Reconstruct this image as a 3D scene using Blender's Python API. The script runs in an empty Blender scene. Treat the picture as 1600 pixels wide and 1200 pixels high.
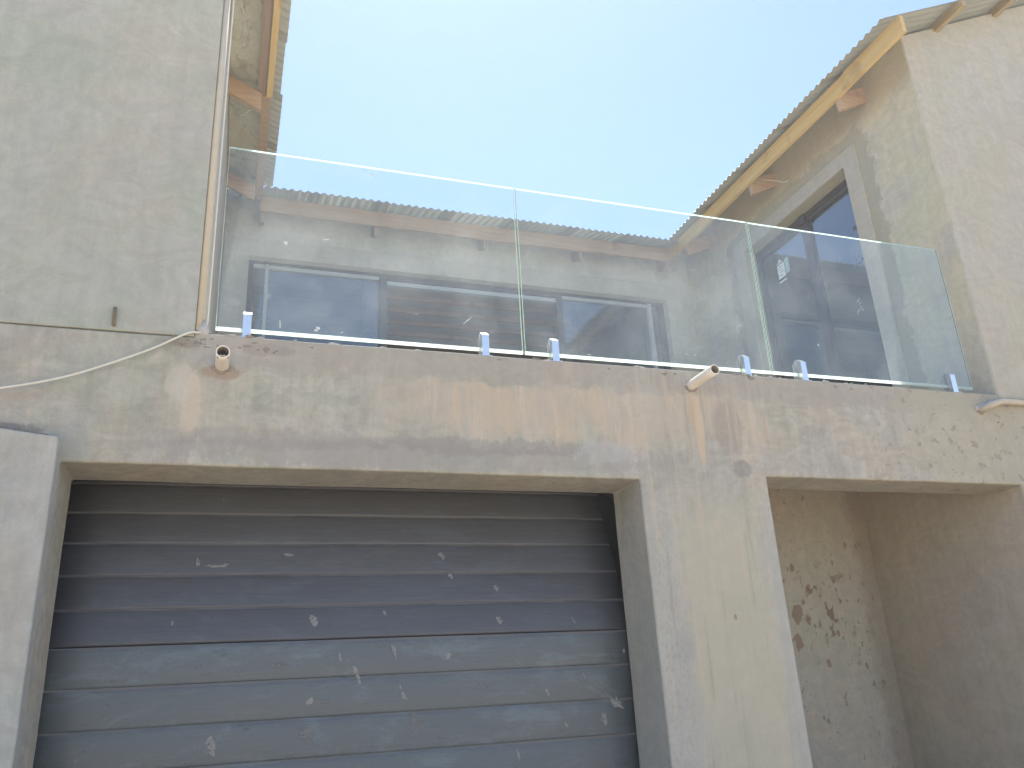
import bpy, bmesh, math, random
from mathutils import Matrix, Vector, noise as mnoise
random.seed(7)
S = bpy.context.scene
COL = S.collection

# ------------------------------------------------------------------ camera
cam = bpy.data.cameras.new("camera")
cam.sensor_width = 36.0
cam.lens = 36.0 * 1291.4 / 1600.0
cam.clip_start = 0.05
cam.clip_end = 2000
camo = bpy.data.objects.new("camera", cam)
COL.objects.link(camo)
right = Vector((0.94709784, -0.3166728, -0.05219207))
down = Vector((0.0633147, 0.3437767, -0.93691453))
fwd = Vector((0.31463776, 0.8840452, 0.34564021))
m = Matrix.Identity(4)
for i in range(3):
    m[i][0] = right[i]; m[i][1] = -down[i]; m[i][2] = -fwd[i]
m[0][3], m[1][3], m[2][3] = 0.0, -4.0, 1.6
camo.matrix_world = m
S.camera = camo

# ------------------------------------------------------------------ sky, sun, exposure
SUN_EL, SUN_AZ = 67.0, 15.0          # azimuth measured from +Y towards +X: the sun is behind the house
w = bpy.data.worlds.new("World"); S.world = w; w.use_nodes = True
wt = w.node_tree
bg = wt.nodes["Background"]
sky = wt.nodes.new("ShaderNodeTexSky")
sky.sky_type = 'NISHITA'; sky.sun_disc = False
sky.sun_elevation = math.radians(SUN_EL); sky.sun_rotation = math.radians(SUN_AZ)
sky.air_density = 1.0; sky.dust_density = 0.5; sky.ozone_density = 1.8; sky.altitude = 1200
wt.links.new(sky.outputs[0], bg.inputs[0])
bg.inputs[1].default_value = 0.118
sl = bpy.data.lights.new("sun", 'SUN'); sl.energy = 5.0; sl.angle = math.radians(0.5); sl.color = (1, 0.95, 0.87)
so = bpy.data.objects.new("sun", sl); COL.objects.link(so)
el, az = math.radians(SUN_EL), math.radians(SUN_AZ)
sd = Vector((math.sin(az) * math.cos(el), math.cos(az) * math.cos(el), math.sin(el)))
so.rotation_euler = sd.to_track_quat('Z', 'Y').to_euler()
so.location = sd * 40
S.view_settings.view_transform = 'Standard'
S.view_settings.look = 'None'
S.view_settings.exposure = 1.28
S.view_settings.gamma = 1.0
S.view_settings.use_curve_mapping = False
S.render.engine = 'CYCLES'
S.cycles.max_bounces = 10
S.cycles.diffuse_bounces = 6
S.cycles.glossy_bounces = 4
S.cycles.transparent_max_bounces = 24
S.cycles.transmission_bounces = 6

# ------------------------------------------------------------------ node helper
class G:
    def __init__(s, name):
        s.m = bpy.data.materials.new(name); s.m.use_nodes = True
        s.t = s.m.node_tree; s.b = s.t.nodes["Principled BSDF"]; s.out = s.t.nodes["Material Output"]
        tc = s.t.nodes.new("ShaderNodeTexCoord"); s.co = tc.outputs['Object']
        s._xyz = None
    def put(s, sock, v):
        if isinstance(v, bpy.types.NodeSocket): s.t.links.new(v, sock)
        elif hasattr(sock, 'default_value'):
            if sock.type == 'RGBA' and len(v) == 3: v = (*v, 1)
            sock.default_value = v
    def xyz(s):
        if not s._xyz:
            n = s.t.nodes.new("ShaderNodeSeparateXYZ"); s.t.links.new(s.co, n.inputs[0]); s._xyz = n.outputs
        return s._xyz
    def ma(s, op, a, b=0.0, c=0.0, clamp=False):
        n = s.t.nodes.new("ShaderNodeMath"); n.operation = op; n.use_clamp = clamp
        s.put(n.inputs[0], a); s.put(n.inputs[1], b)
        if op in ('MULTIPLY_ADD',): s.put(n.inputs[2], c)
        return n.outputs[0]
    def vscale(s, sc, off=(0, 0, 0), vec=None):
        n = s.t.nodes.new("ShaderNodeMapping")
        s.t.links.new(vec or s.co, n.inputs[0]); n.inputs['Scale'].default_value = sc; n.inputs['Location'].default_value = off
        return n.outputs[0]
    def noise(s, scale, detail=4, rough=0.55, st=(1, 1, 1), off=(0, 0, 0), dist=0.0, vec=None):
        n = s.t.nodes.new("ShaderNodeTexNoise")
        s.t.links.new(s.vscale(st, off, vec), n.inputs['Vector'])
        n.inputs['Scale'].default_value = scale; n.inputs['Detail'].default_value = detail
        n.inputs['Roughness'].default_value = rough; n.inputs['Distortion'].default_value = dist
        return n.outputs[0]
    def step(s, v, lo, hi, a=0.0, b=1.0):
        n = s.t.nodes.new("ShaderNodeMapRange"); n.interpolation_type = 'SMOOTHSTEP'
        s.put(n.inputs[0], v); n.inputs[1].default_value = lo; n.inputs[2].default_value = hi
        n.inputs[3].default_value = a; n.inputs[4].default_value = b
        return n.outputs[0]
    def mix(s, f, a, b, mode='MIX'):
        n = s.t.nodes.new("ShaderNodeMix"); n.data_type = 'RGBA'; n.blend_type = mode
        s.put(n.inputs[0], f); s.put(n.inputs[6], a); s.put(n.inputs[7], b)
        return n.outputs[2]
    def bump(s, h, dist=0.01, strength=1.0, prev=None):
        n = s.t.nodes.new("ShaderNodeBump"); n.inputs['Distance'].default_value = dist
        n.inputs['Strength'].default_value = strength
        s.put(n.inputs['Height'], h)
        if prev: s.t.links.new(prev, n.inputs['Normal'])
        return n.outputs[0]
    def gauss(s, ax, a0, sa, bx, b0, sb, warp=None, wamt=0.0):
        u = s.ma('DIVIDE', s.ma('SUBTRACT', ax, a0), sa); v = s.ma('DIVIDE', s.ma('SUBTRACT', bx, b0), sb)
        if warp: u = s.ma('ADD', u, s.ma('MULTIPLY', s.ma('SUBTRACT', warp, 0.5), wamt))
        if warp: v = s.ma('ADD', v, s.ma('MULTIPLY', s.ma('SUBTRACT', warp, 0.5), wamt))
        r = s.ma('ADD', s.ma('MULTIPLY', u, u), s.ma('MULTIPLY', v, v))
        return s.ma('POWER', 2.718, s.ma('MULTIPLY', r, -1.0))
    def fin(s, col, rough=0.9, spec=0.3, metal=0.0, normal=None):
        s.put(s.b.inputs['Base Color'], col); s.put(s.b.inputs['Roughness'], rough)
        s.b.inputs['Specular IOR Level'].default_value = spec; s.b.inputs['Metallic'].default_value = metal
        if normal: s.t.links.new(normal, s.b.inputs['Normal'])
        return s.m

GREY = (0.395, 0.382, 0.335); GREEN = (0.372, 0.380, 0.315); WARM = (0.438, 0.398, 0.328); PALE = (0.49, 0.47, 0.42)

def plaster_base(g, seed=0.0, pale=PALE, warm=WARM, green=GREEN, grey=GREY, contrast=1.0):
    """hand-trowelled cement plaster: large tone fields, ragged damp blotches, trowel drag, pits and specks"""
    k = contrast
    a = g.noise(0.8, 6, 0.62, off=(seed, 0, seed), dist=0.6)
    b = g.noise(1.5, 8, 0.68, off=(3 + seed, 5, 1), dist=0.9)
    c = g.noise(2.8, 9, 0.72, st=(1, 1, .6), off=(9, seed, 4), dist=0.7)
    c2 = g.noise(5.5, 9, 0.74, st=(1, 1, .75), off=(4, seed, 8), dist=0.5)
    t = g.noise(3.2, 5, 0.6, st=(1, 1, 1.6), off=(seed, 7, 2), dist=2.6)      # sweeping trowel marks
    v = g.noise(15, 5, 0.7, st=(1, 1, .10), off=(seed, 2, 6))                 # faint vertical runs
    d = g.noise(24, 6, 0.75, off=(seed, 2, 2))
    f = g.noise(140, 3, 0.7)
    sp = g.noise(38, 3, 0.6, off=(2, 8, seed))
    col = g.mix(g.step(a, 0.42, 0.58), green, warm)
    col = g.mix(g.step(b, 0.47, 0.60), col, grey)
    col = g.mix(g.ma('MULTIPLY', g.step(c, 0.53, 0.66), 0.60 * k), col, pale)
    col = g.mix(g.ma('MULTIPLY', g.step(c, 0.48, 0.30), 0.42 * k), col, tuple(q * 0.76 for q in grey))
    col = g.mix(g.ma('MULTIPLY', g.step(c2, 0.54, 0.72), 0.30 * k), col, tuple(q * 1.22 for q in warm))
    col = g.mix(g.ma('MULTIPLY', g.step(c2, 0.46, 0.28), 0.28 * k), col, tuple(q * 0.74 for q in green))
    col = g.mix(1.0, col, g.mix(g.step(t, 0.35, 0.65), (1 - .08 * k,) * 3, (1 + .08 * k,) * 3), 'MULTIPLY')
    col = g.mix(1.0, col, g.mix(g.step(v, 0.35, 0.65), (1 - .06 * k,) * 3, (1 + .05 * k,) * 3), 'MULTIPLY')
    col = g.mix(1.0, col, g.mix(g.step(d, 0.3, 0.7), (1 - .07 * k,) * 3, (1 + .07 * k,) * 3), 'MULTIPLY')
    col = g.mix(1.0, col, g.mix(f, (0.92, 0.92, 0.92), (1.08, 1.08, 1.08)), 'MULTIPLY')
    col = g.mix(g.ma('MULTIPLY', g.step(sp, 0.70, 0.74), 0.35), col, (0.20, 0.17, 0.14))
    return col

def plaster_bump(g):
    h1 = g.noise(2.2, 3, 0.5); h2 = g.noise(14, 6, 0.65, st=(1, 1, .6), dist=0.6); h3 = g.noise(110, 4, 0.7); h4 = g.noise(4.5, 4, 0.55, dist=2.0)
    h = g.ma('ADD', g.ma('MULTIPLY', h1, 0.022), g.ma('ADD', g.ma('MULTIPLY', h2, 0.006), g.ma('ADD', g.ma('MULTIPLY', h3, 0.0020), g.ma('MULTIPLY', h4, 0.010))))
    return g.bump(h, 1.0, 0.6)

def m_plaster(name, seed=0.0, **k):
    g = G(name); return g.fin(plaster_base(g, seed, **k), 0.92, 0.25, normal=plaster_bump(g))

def m_front():
    """front wall: weathered cement plaster with drip stains under the ledge (all in wall metres)"""
    g = G("front_plaster"); x, y, z = g.xyz()
    col = plaster_base(g, 1.7)
    wv = g.noise(3.0, 9, 0.70, off=(4, 0, 7), dist=0.4)
    wf = g.noise(7.0, 9, 0.74, st=(1, .3, .7), off=(6, 0, 2), dist=0.3)
    streak = g.noise(5.0, 8, 0.72, st=(1, .1, .22), off=(2, 0, 0), dist=0.35)
    streak2 = g.noise(11.0, 7, 0.72, st=(1, .1, .16), off=(8, 0, 3), dist=0.3)
    pit = g.noise(55, 4, 0.7, st=(1, 1, .6))
    def wob(n, k): return g.ma('MULTIPLY', g.ma('SUBTRACT', n, 0.5), k)
    def patch(x0, sx, z0, sz, amt, c, lo=0.32, hi=0.62, wk=2.2, by=None):
        nonlocal col
        m = g.step(g.gauss(x, x0, sx, z, z0, sz, wf, wk), lo, hi)
        m = g.ma('MULTIPLY', m, g.step(by if by else pit, 0.30, 0.55, 0.55, 1.0))
        col = g.mix(g.ma('MULTIPLY', m, amt), col, c)
    # warm run-off band below the ledge
    top = g.step(g.ma('ADD', z, wob(wv, 0.30)), 3.175, 3.14)
    bot = g.step(g.ma('ADD', z, g.ma('ADD', wob(streak, 0.75), wob(wf, 0.25))), 2.80, 2.97)
    xr = g.ma('MULTIPLY', g.step(g.ma('ADD', x, wob(wv, 1.2)), 0.55, 1.0), g.step(g.ma('ADD', x, wob(wv, 1.2)), 3.3, 2.5))
    band = g.ma('MULTIPLY', g.ma('MULTIPLY', top, bot), xr)
    col = g.mix(g.ma('MULTIPLY', band, 0.65), col, (0.470, 0.408, 0.332))
    or_ = g.ma('MULTIPLY', band, g.step(streak, 0.48, 0.62))
    col = g.mix(g.ma('MULTIPLY', or_, 0.50), col, (0.56, 0.45, 0.32))
    cr_ = g.ma('MULTIPLY', band, g.step(streak2, 0.50, 0.64))
    col = g.mix(g.ma('MULTIPLY', cr_, 0.65), col, (0.56, 0.485, 0.385))
    pk = g.ma('MULTIPLY', band, g.step(g.noise(60, 4, .7, st=(1, .1, .8)), 0.60, 0.68))
    col = g.mix(g.ma('MULTIPLY', pk, 0.35), col, (0.25, 0.20, 0.16))
    # pinkish brown patched render just under the ledge
    led = g.ma('MULTIPLY', g.step(g.ma('ADD', z, wob(wv, 0.34)), 3.145, 3.19), g.step(g.ma('ADD', x, wob(wf, .5)), -0.4, 0.0))
    led = g.ma('MULTIPLY', led, g.step(wf, 0.32, 0.52, 0.35, 1.0))
    col = g.mix(g.ma('MULTIPLY', led, 0.60), col, (0.365, 0.328, 0.288))
    # cement smears over the garage lintel
    patch(0.9, 1.7, 2.735, 0.085, 0.70, (0.325, 0.312, 0.290), wk=2.6, by=streak)
    patch(1.25, 0.75, 2.80, 0.055, 0.60, (0.275, 0.262, 0.245), wk=3.2)
    patch(1.95, 0.20, 2.80, 0.07, 0.55, (0.44, 0.44, 0.42), wk=2.6)
    patch(0.2, 0.6, 2.80, 0.06, 0.45, (0.29, 0.275, 0.255), wk=3.0)
    # pale and cream drips under the left pipe
    patch(-0.262, 0.065, 3.055, 0.115, 0.7, (0.52, 0.50, 0.43), wk=1.4)
    patch(-0.205, 0.052, 2.955, 0.165, 0.75, (0.55, 0.49, 0.385), wk=1.6)
    patch(-0.20, 0.03, 2.92, 0.10, 0.3, (0.52, 0.42, 0.30), wk=1.8)
    patch(-0.07, 0.11, 3.125, 0.045, 0.75, (0.33, 0.25, 0.19), wk=1.8)
    patch(-0.26, 0.10, 3.265, 0.03, 0.7, (0.26, 0.22, 0.19), wk=2.0)
    patch(0.12, 0.18, 3.26, 0.035, 0.5, (0.29, 0.25, 0.22), wk=2.4)
    # damp streak and cream run under the right pipe
    patch(2.76, 0.115, 2.97, 0.20, 0.70, (0.325, 0.290, 0.255), wk=1.6)
    patch(2.82, 0.085, 2.73, 0.055, 0.75, (0.265, 0.252, 0.228), wk=1.8)
    patch(2.565, 0.030, 2.95, 0.23, 0.8, (0.55, 0.44, 0.31), wk=1.0, by=streak2)
    patch(2.53, 0.018, 3.05, 0.12, 0.6, (0.50, 0.35, 0.21), wk=1.0)
    patch(2.94, 0.03, 3.08, 0.10, 0.6, (0.55, 0.48, 0.39), wk=1.3)
    patch(3.02, 0.012, 2.95, 0.14, 0.5, (0.46, 0.33, 0.22), wk=1.0)
    patch(3.35, 0.10, 2.98, 0.05, 0.5, (0.31, 0.285, 0.25), wk=2.2)
    # column: ragged grey arrises, yellowish middle, fine vertical runs
    lowc = g.step(g.ma('ADD', z, wob(wv, .5)), 2.72, 2.30)
    colz = g.ma('MULTIPLY', g.ma('MULTIPLY', g.step(x, 2.0, 2.2), g.step(x, 3.1, 2.95)), lowc)
    xw = g.ma('ADD', x, g.ma('ADD', wob(wv, 0.34), wob(wf, 0.16)))
    mid = g.ma('MULTIPLY', g.step(xw, 2.30, 2.40), g.step(xw, 2.92, 2.84))
    col = g.mix(g.ma('MULTIPLY', g.ma('MULTIPLY', colz, mid), 0.72), col, (0.455, 0.435, 0.340))
    col = g.mix(g.ma('MULTIPLY', g.ma('MULTIPLY', colz, g.ma('SUBTRACT', 1.0, mid)), 0.6), col, (0.42, 0.418, 0.385))
    fine = g.noise(22.0, 6, 0.65, st=(1, .1, .05), off=(1, 0, 3))
    cu = g.ma('MULTIPLY', g.step(x, 2.0, 2.2), g.step(x, 3.1, 2.95))
    col = g.mix(g.ma('MULTIPLY', g.ma('MULTIPLY', cu, g.step(fine, 0.52, 0.64)), 0.50), col, (0.51, 0.44, 0.34))
    col = g.mix(g.ma('MULTIPLY', g.ma('MULTIPLY', cu, g.step(fine, 0.44, 0.33)), 0.45), col, (0.31, 0.285, 0.24))
    eb = g.ma('MULTIPLY', g.ma('MULTIPLY', colz, g.step(xw, 2.34, 2.28)), g.step(pit, 0.50, 0.62))
    col = g.mix(g.ma('MULTIPLY', eb, 0.35), col, (0.27, 0.26, 0.235))
    patch(2.30, 0.07, 1.75, 0.10, 0.5, (0.34, 0.335, 0.31), wk=2.6)
    patch(2.63, 0.012, 1.90, 0.02, 0.8, (0.32, 0.22, 0.14), wk=1.0)
    # right beam: warm and greenish fields with small damp spots
    rb = g.ma('MULTIPLY', g.step(x, 3.0, 3.2), g.step(z, 2.55, 2.7))
    gx = g.step(g.ma('ADD', x, wob(wv, 1.2)), 3.95, 4.35)
    col = g.mix(g.ma('MULTIPLY', g.ma('MULTIPLY', rb, gx), 0.55), col, (0.42, 0.392, 0.295))
    sp = g.noise(13.0, 5, 0.65, off=(5, 1, 2), dist=0.4)
    spots = g.ma('MULTIPLY', g.ma('MULTIPLY', rb, g.step(sp, 0.585, 0.62)), g.step(x, 3.5, 4.1))
    col = g.mix(g.ma('MULTIPLY', spots, 0.60), col, (0.25, 0.225, 0.185))
    # construction joint and dirt line at floor level left
    jl = g.step(g.ma('ABSOLUTE', g.ma('ADD', g.ma('SUBTRACT', z, 3.225), wob(wf, 0.16))), 0.075, 0.02)
    jl = g.ma('MULTIPLY', g.ma('MULTIPLY', jl, g.step(x, -0.3, -0.4)), g.step(wv, 0.40, 0.55))
    col = g.mix(g.ma('MULTIPLY', jl, 0.12), col, (0.47, 0.41, 0.31))
    patch(-0.98, 0.17, 2.795, 0.030, 0.6, (0.19, 0.16, 0.15), wk=2.6)
    patch(-0.70, 0.10, 2.73, 0.12, 0.5, (0.30, 0.31, 0.29), wk=1.6)  # corner shading beside the pilaster top, painted into the plaster
    patch(-0.90, 0.12, 2.95, 0.03, 0.2, (0.34, 0.26, 0.21), wk=2.6)
    # run-off wear is rougher
    return g.fin(col, 0.92, 0.25, normal=plaster_bump(g))

def m_recess():
    g = G("recess_plaster"); x, y, z = g.xyz()
    col = plaster_base(g, 6.2, warm=(0.53, 0.465, 0.38), green=(0.48, 0.465, 0.385), grey=(0.49, 0.455, 0.39), pale=(0.56, 0.53, 0.46), contrast=0.6)
    sp = g.noise(8.0, 6, 0.62, st=(1, 1, .75), off=(2, 2, 5), dist=0.5); sp2 = g.noise(19.0, 5, 0.6, st=(1, 1, .65), off=(1, 4, 5)); sp3 = g.noise(42.0, 3, 0.6, st=(1, 1, .6), off=(3, 4, 1)); big = g.noise(2.0, 4, 0.6, off=(7, 1, 1))
    msk = g.step(big, 0.40, 0.52)
    # broken skim showing the brown coat: one bigger group near the column, crumbs all over
    for (fx, fz, fw, fh) in ((4.172, 2.365, .024, .036), (4.157, 2.028, .050, .075), (4.246, 1.979, .026, .050), (4.125, 1.819, .060, .060), (4.227, 2.112, .018, .026), (4.290, 2.217, .020, .022), (4.367, 2.216, .014, .022), (4.370, 1.662, .026, .038), (4.56, 2.402, .014, .020), (4.429, 2.084, .016, .024), (4.72, 2.555, .016, .022), (4.499, 1.868, .020, .030), (4.712, 1.625, .018, .034), (4.30, 1.93, .014, .02)):
        fl = g.step(g.gauss(x, fx, fw, z, fz, fh, sp2, 2.4), 0.40, 0.55)
        col = g.mix(g.ma('MULTIPLY', fl, 0.8), col, (0.30, 0.21, 0.15))
    near = g.step(g.gauss(x, 4.40, 0.34, z, 2.08, 0.32, sp2, 0.6), 0.20, 0.7)
    col = g.mix(g.ma('MULTIPLY', g.ma('MULTIPLY', g.step(sp, 0.575, 0.60), near), 0.85), col, (0.25, 0.17, 0.115))
    col = g.mix(g.ma('MULTIPLY', g.ma('MULTIPLY', g.step(sp2, 0.63, 0.66), msk), 0.7), col, (0.25, 0.185, 0.135))
    col = g.mix(g.ma('MULTIPLY', g.ma('MULTIPLY', g.step(sp3, 0.65, 0.68), msk), 0.55), col, (0.22, 0.165, 0.12))
    edge = g.step(g.ma('ADD', x, g.ma('MULTIPLY', g.ma('SUBTRACT', sp2, .5), .2)), 4.72, 4.88)  # browner and darker towards the inner corner
    col = g.mix(g.ma('MULTIPLY', edge, 0.45), col, (0.25, 0.19, 0.145))
    return g.fin(col, 0.92, 0.25, normal=plaster_bump(g))

M_FRONT = m_front()
M_RECESS = m_recess()
M_PL = m_plaster("cement_plaster", 2.2, warm=(0.50, 0.46, 0.39), green=(0.44, 0.44, 0.375), grey=(0.47, 0.45, 0.40), contrast=0.6)
M_GABR = m_plaster("gable_plaster_warm", 5.5, warm=(0.455, 0.425, 0.355), green=(0.435, 0.425, 0.35), grey=(0.435, 0.425, 0.375), contrast=0.6)
M_GABL = m_plaster("gable_plaster_grey", 8.3, warm=(0.425, 0.41, 0.355), green=(0.382, 0.408, 0.345), grey=(0.405, 0.41, 0.37), contrast=0.6)
M_BAND = m_plaster("smooth_plaster_band", 3.1, warm=(0.43, 0.405, 0.335), green=(0.41, 0.398, 0.325), grey=(0.435, 0.415, 0.355), contrast=0.45)
M_PILA = m_plaster("pilaster_plaster", 4.4, warm=(0.41, 0.395, 0.35), green=(0.40, 0.408, 0.37), grey=(0.425, 0.428, 0.40), contrast=0.7)

def m_courtyard():
    """side wall of the right wing: warm plaster, darker round the door band and up under the eave"""
    g = G("courtyard_plaster"); x, y, z = g.xyz()
    col = plaster_base(g, 7.9, warm=(0.53, 0.49, 0.36), green=(0.49, 0.48, 0.355), grey=(0.48, 0.46, 0.385), contrast=0.65)
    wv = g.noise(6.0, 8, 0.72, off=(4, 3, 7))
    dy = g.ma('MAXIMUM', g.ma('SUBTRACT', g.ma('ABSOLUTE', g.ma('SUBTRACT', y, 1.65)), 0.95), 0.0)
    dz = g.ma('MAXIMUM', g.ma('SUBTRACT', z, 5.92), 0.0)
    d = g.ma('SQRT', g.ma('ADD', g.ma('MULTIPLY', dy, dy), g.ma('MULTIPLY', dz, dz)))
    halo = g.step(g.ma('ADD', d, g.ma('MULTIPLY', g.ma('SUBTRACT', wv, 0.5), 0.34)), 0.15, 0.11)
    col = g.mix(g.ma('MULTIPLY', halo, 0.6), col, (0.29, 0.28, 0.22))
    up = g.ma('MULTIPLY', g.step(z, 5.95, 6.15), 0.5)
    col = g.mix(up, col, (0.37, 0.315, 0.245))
    return g.fin(col, 0.92, 0.25, normal=plaster_bump(g))
M_COURT = m_courtyard()

def m_wood(name, c1, c2, axis):
    g = G(name)
    oi = g.t.nodes.new("ShaderNodeObjectInfo")
    st = [(0.6, 9, 9), (9, 0.6, 9)][axis]
    n = g.noise(4.0, 5, 0.65, st=st, off=(3, 1, 2)); k = g.noise(3.0, 3, 0.6)
    col = g.mix(g.step(n, 0.3, 0.7), c1, c2)
    col = g.mix(g.ma('MULTIPLY', g.step(k, 0.58, 0.72), 0.45), col, (c1[0] * .45, c1[1] * .4, c1[2] * .4))
    col = g.mix(g.ma('MULTIPLY', oi.outputs['Random'], 0.35), col, (c2[0] * .7, c2[1] * .66, c2[2] * .7))
    return g.fin(col, 0.75, 0.3, normal=g.bump(n, 0.003))
M_FASC = m_wood("pine_fascia", (0.56, 0.39, 0.14), (0.66, 0.49, 0.21), 1)
M_FASCX = m_wood("pine_fascia_x", (0.36, 0.25, 0.15), (0.45, 0.32, 0.20), 0)
M_RAFT = m_wood("pine_rafter", (0.44, 0.30, 0.19), (0.54, 0.39, 0.26), 0)
M_RAFTY = m_wood("pine_rafter_y", (0.28, 0.20, 0.14), (0.36, 0.26, 0.18), 1)
M_PURL = m_wood("pine_purlin", (0.36, 0.28, 0.14), (0.44, 0.35, 0.19), 1)
M_BATT = m_wood("ceiling_batten_wood", (0.46, 0.29, 0.19), (0.56, 0.38, 0.26), 0)

def m_sheet():
    g = G("corrugated_sheet")
    oi = g.t.nodes.new("ShaderNodeObjectInfo")
    n = g.noise(3, 4, 0.6); n2 = g.noise(25, 3, 0.6)
    col = g.mix(n, (0.50, 0.50, 0.42), (0.58, 0.57, 0.48))
    col = g.mix(g.ma('MULTIPLY', oi.outputs['Random'], 0.4), col, (0.46, 0.47, 0.42))
    col = g.mix(g.ma('MULTIPLY', g.step(n2, 0.6, 0.75), 0.2), col, (0.35, 0.33, 0.28))
    return g.fin(col, 0.45, 0.5)
M_SHEET = m_sheet()

def m_underlay():
    g = G("roof_underlay")
    n = g.noise(5, 5, 0.65, dist=1.2); n2 = g.noise(11, 4, 0.6, dist=0.8, off=(4, 4, 4)); n3 = g.noise(2.2, 3, 0.5)
    col = g.mix(g.step(n3, 0.35, 0.65), (0.74, 0.72, 0.58), (0.74, 0.77, 0.68))
    col = g.mix(g.ma('MULTIPLY', g.step(n, 0.5, 0.3), 0.6), col, (0.36, 0.34, 0.26))
    col = g.mix(g.ma('MULTIPLY', g.step(n2, 0.66, 0.69), 0.8), col, (0.88, 0.87, 0.80))
    return g.fin(col, 0.5, 0.4, normal=g.bump(n, 0.03))
M_UNDER = m_underlay()

def m_slat(name, c1, c2, wear, dustc):
    g = G(name)
    oi = g.t.nodes.new("ShaderNodeObjectInfo")
    cx = g.t.nodes.new("ShaderNodeVectorMath"); cx.operation = 'SCALE'
    cb = g.t.nodes.new("ShaderNodeCombineXYZ")
    for i in range(3): g.t.links.new(oi.outputs['Random'], cb.inputs[i])
    g.t.links.new(cb.outputs[0], cx.inputs[0]); cx.inputs['Scale'].default_value = 31.0
    ad = g.t.nodes.new("ShaderNodeVectorMath"); ad.operation = 'ADD'
    g.t.links.new(g.co, ad.inputs[0]); g.t.links.new(cx.outputs[0], ad.inputs[1]); V = ad.outputs[0]
    gr = g.noise(12, 4, 0.7, st=(0.25, 1, 5), vec=V)
    du = g.noise(1.4, 5, 0.6, st=(1, 1, 2.5), vec=V)
    fl = g.noise(30, 4, 0.7, st=(1, 1, .55), vec=V)
    fl2 = g.noise(7, 4, 0.7, st=(.5, 1, 2), vec=V)
    col = g.mix(du, c1, c2)
    col = g.mix(g.ma('MULTIPLY', g.step(gr, 0.5, 0.75), 0.35), col, (0.155, 0.16, 0.165))
    col = g.mix(g.ma('MULTIPLY', g.step(fl2, 0.55, 0.78), 0.35), col, (0.17, 0.165, 0.155))
    col = g.mix(g.ma('MULTIPLY', g.step(fl, 0.72, 0.76), 0.5), col, (0.30, 0.30, 0.29))
    col = g.mix(g.ma('MULTIPLY', g.step(gr, 0.30, 0.22), 0.5), col, (0.05, 0.047, 0.05))
    zz = g.xyz()[2]; wn = g.noise(3, 3, 0.6, vec=V)
    dust = g.ma('MULTIPLY', g.step(zz, 0.161, 0.170), g.step(wn, 0.3, 0.65, 0.15, 0.75))
    col = g.mix(dust, col, dustc)
    mot = g.noise(5, 8, 0.75, st=(.6, 1, 1.4), vec=V, dist=.5)
    col = g.mix(g.ma('MULTIPLY', g.step(mot, 0.50, 0.66), wear), col, tuple(q * 1.5 for q in c2))
    tick = g.noise(46, 5, 0.75, st=(.45, 1, 1.6), vec=V)
    col = g.mix(g.ma('MULTIPLY', g.step(tick, 0.60, 0.67), wear), col, (0.045, 0.045, 0.05))
    ro = g.step(du, 0.3, 0.7, 0.42, 0.58)
    return g.fin(col, ro, 0.6, normal=g.bump(g.ma('ADD', gr, g.ma('MULTIPLY', du, 1.5)), 0.0022))
M_SLAT = m_slat("garage_slat_shaded", (0.080, 0.078, 0.086), (0.096, 0.112, 0.136), 0.22, (0.25, 0.24, 0.235))  # darker brown paints in the shade below the lintel
M_SLATL = m_slat("garage_slat_sky_sheen", (0.092, 0.108, 0.120), (0.112, 0.146, 0.164), 0.50, (0.20, 0.175, 0.15))  # lighter teal paints in reflected sky; the mottling is wear

def simple(name, c, rough=0.6, spec=0.4, metal=0.0, var=0.12, sc=20):
    g = G(name); n = g.noise(sc, 4, 0.6)
    col = g.mix(n, tuple(v * (1 - var) for v in c), tuple(min(1, v * (1 + var)) for v in c))
    return g.fin(col, rough, spec, metal)
def m_fleck(name, c, lo, hi, amax):
    g = G(name); n = g.noise(75, 6, 0.75); n2 = g.noise(30, 3, 0.6, off=(3, 1, 2))
    m_ = g.fin(g.mix(n2, tuple(v * .8 for v in c), tuple(v * 1.2 for v in c)), 0.9, 0.2)
    g.put(g.b.inputs['Alpha'], g.step(n, lo, hi, 0.0, amax)); return m_
M_SPL = m_fleck("plaster_splash", (0.30, 0.305, 0.30), 0.30, 0.52, 0.9)
M_SCUF = m_fleck("dust_scuff", (0.30, 0.305, 0.30), 0.34, 0.72, 0.65)
M_PVC = simple("pvc_pipe", (0.80, 0.74, 0.65), 0.4, 0.5, var=0.06, sc=8)
M_PVCIN = simple("pipe_inside", (0.22, 0.20, 0.16), 0.8)
M_PVCD = simple("dusty_pvc", (0.52, 0.475, 0.38), 0.7)
M_CABLE = simple("cable_white", (0.70, 0.69, 0.60), 0.5, var=0.05)
M_STEEL = simple("brushed_steel", (0.86, 0.86, 0.86), 0.36, 0.5, metal=1.0, var=0.04)
M_RUST = simple("rusty_bar", (0.20, 0.165, 0.10), 0.85)
M_MORT = simple("mortar", (0.46, 0.45, 0.42), 0.95, 0.2)
M_MORTD = simple("dark_mortar", (0.28, 0.25, 0.22), 0.95, 0.2)
M_ALU = simple("dark_aluminium", (0.055, 0.057, 0.062), 0.45, 0.5, var=0.2)
M_ALUL = simple("silver_aluminium", (0.38, 0.41, 0.42), 0.45, 0.5, var=0.1)
M_PAPER = simple("white_paper", (0.80, 0.82, 0.82), 0.7, var=0.02)
M_INK = simple("grey_print", (0.25, 0.27, 0.29), 0.7)
M_TEAL = simple("teal_print", (0.36, 0.55, 0.56), 0.7)
M_ROOM = simple("room_plaster", (0.36, 0.33, 0.29), 0.95, 0.2, sc=3)
M_CEIL = simple("ceiling_lining", (0.46, 0.40, 0.35), 0.9, 0.2, sc=5)
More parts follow.
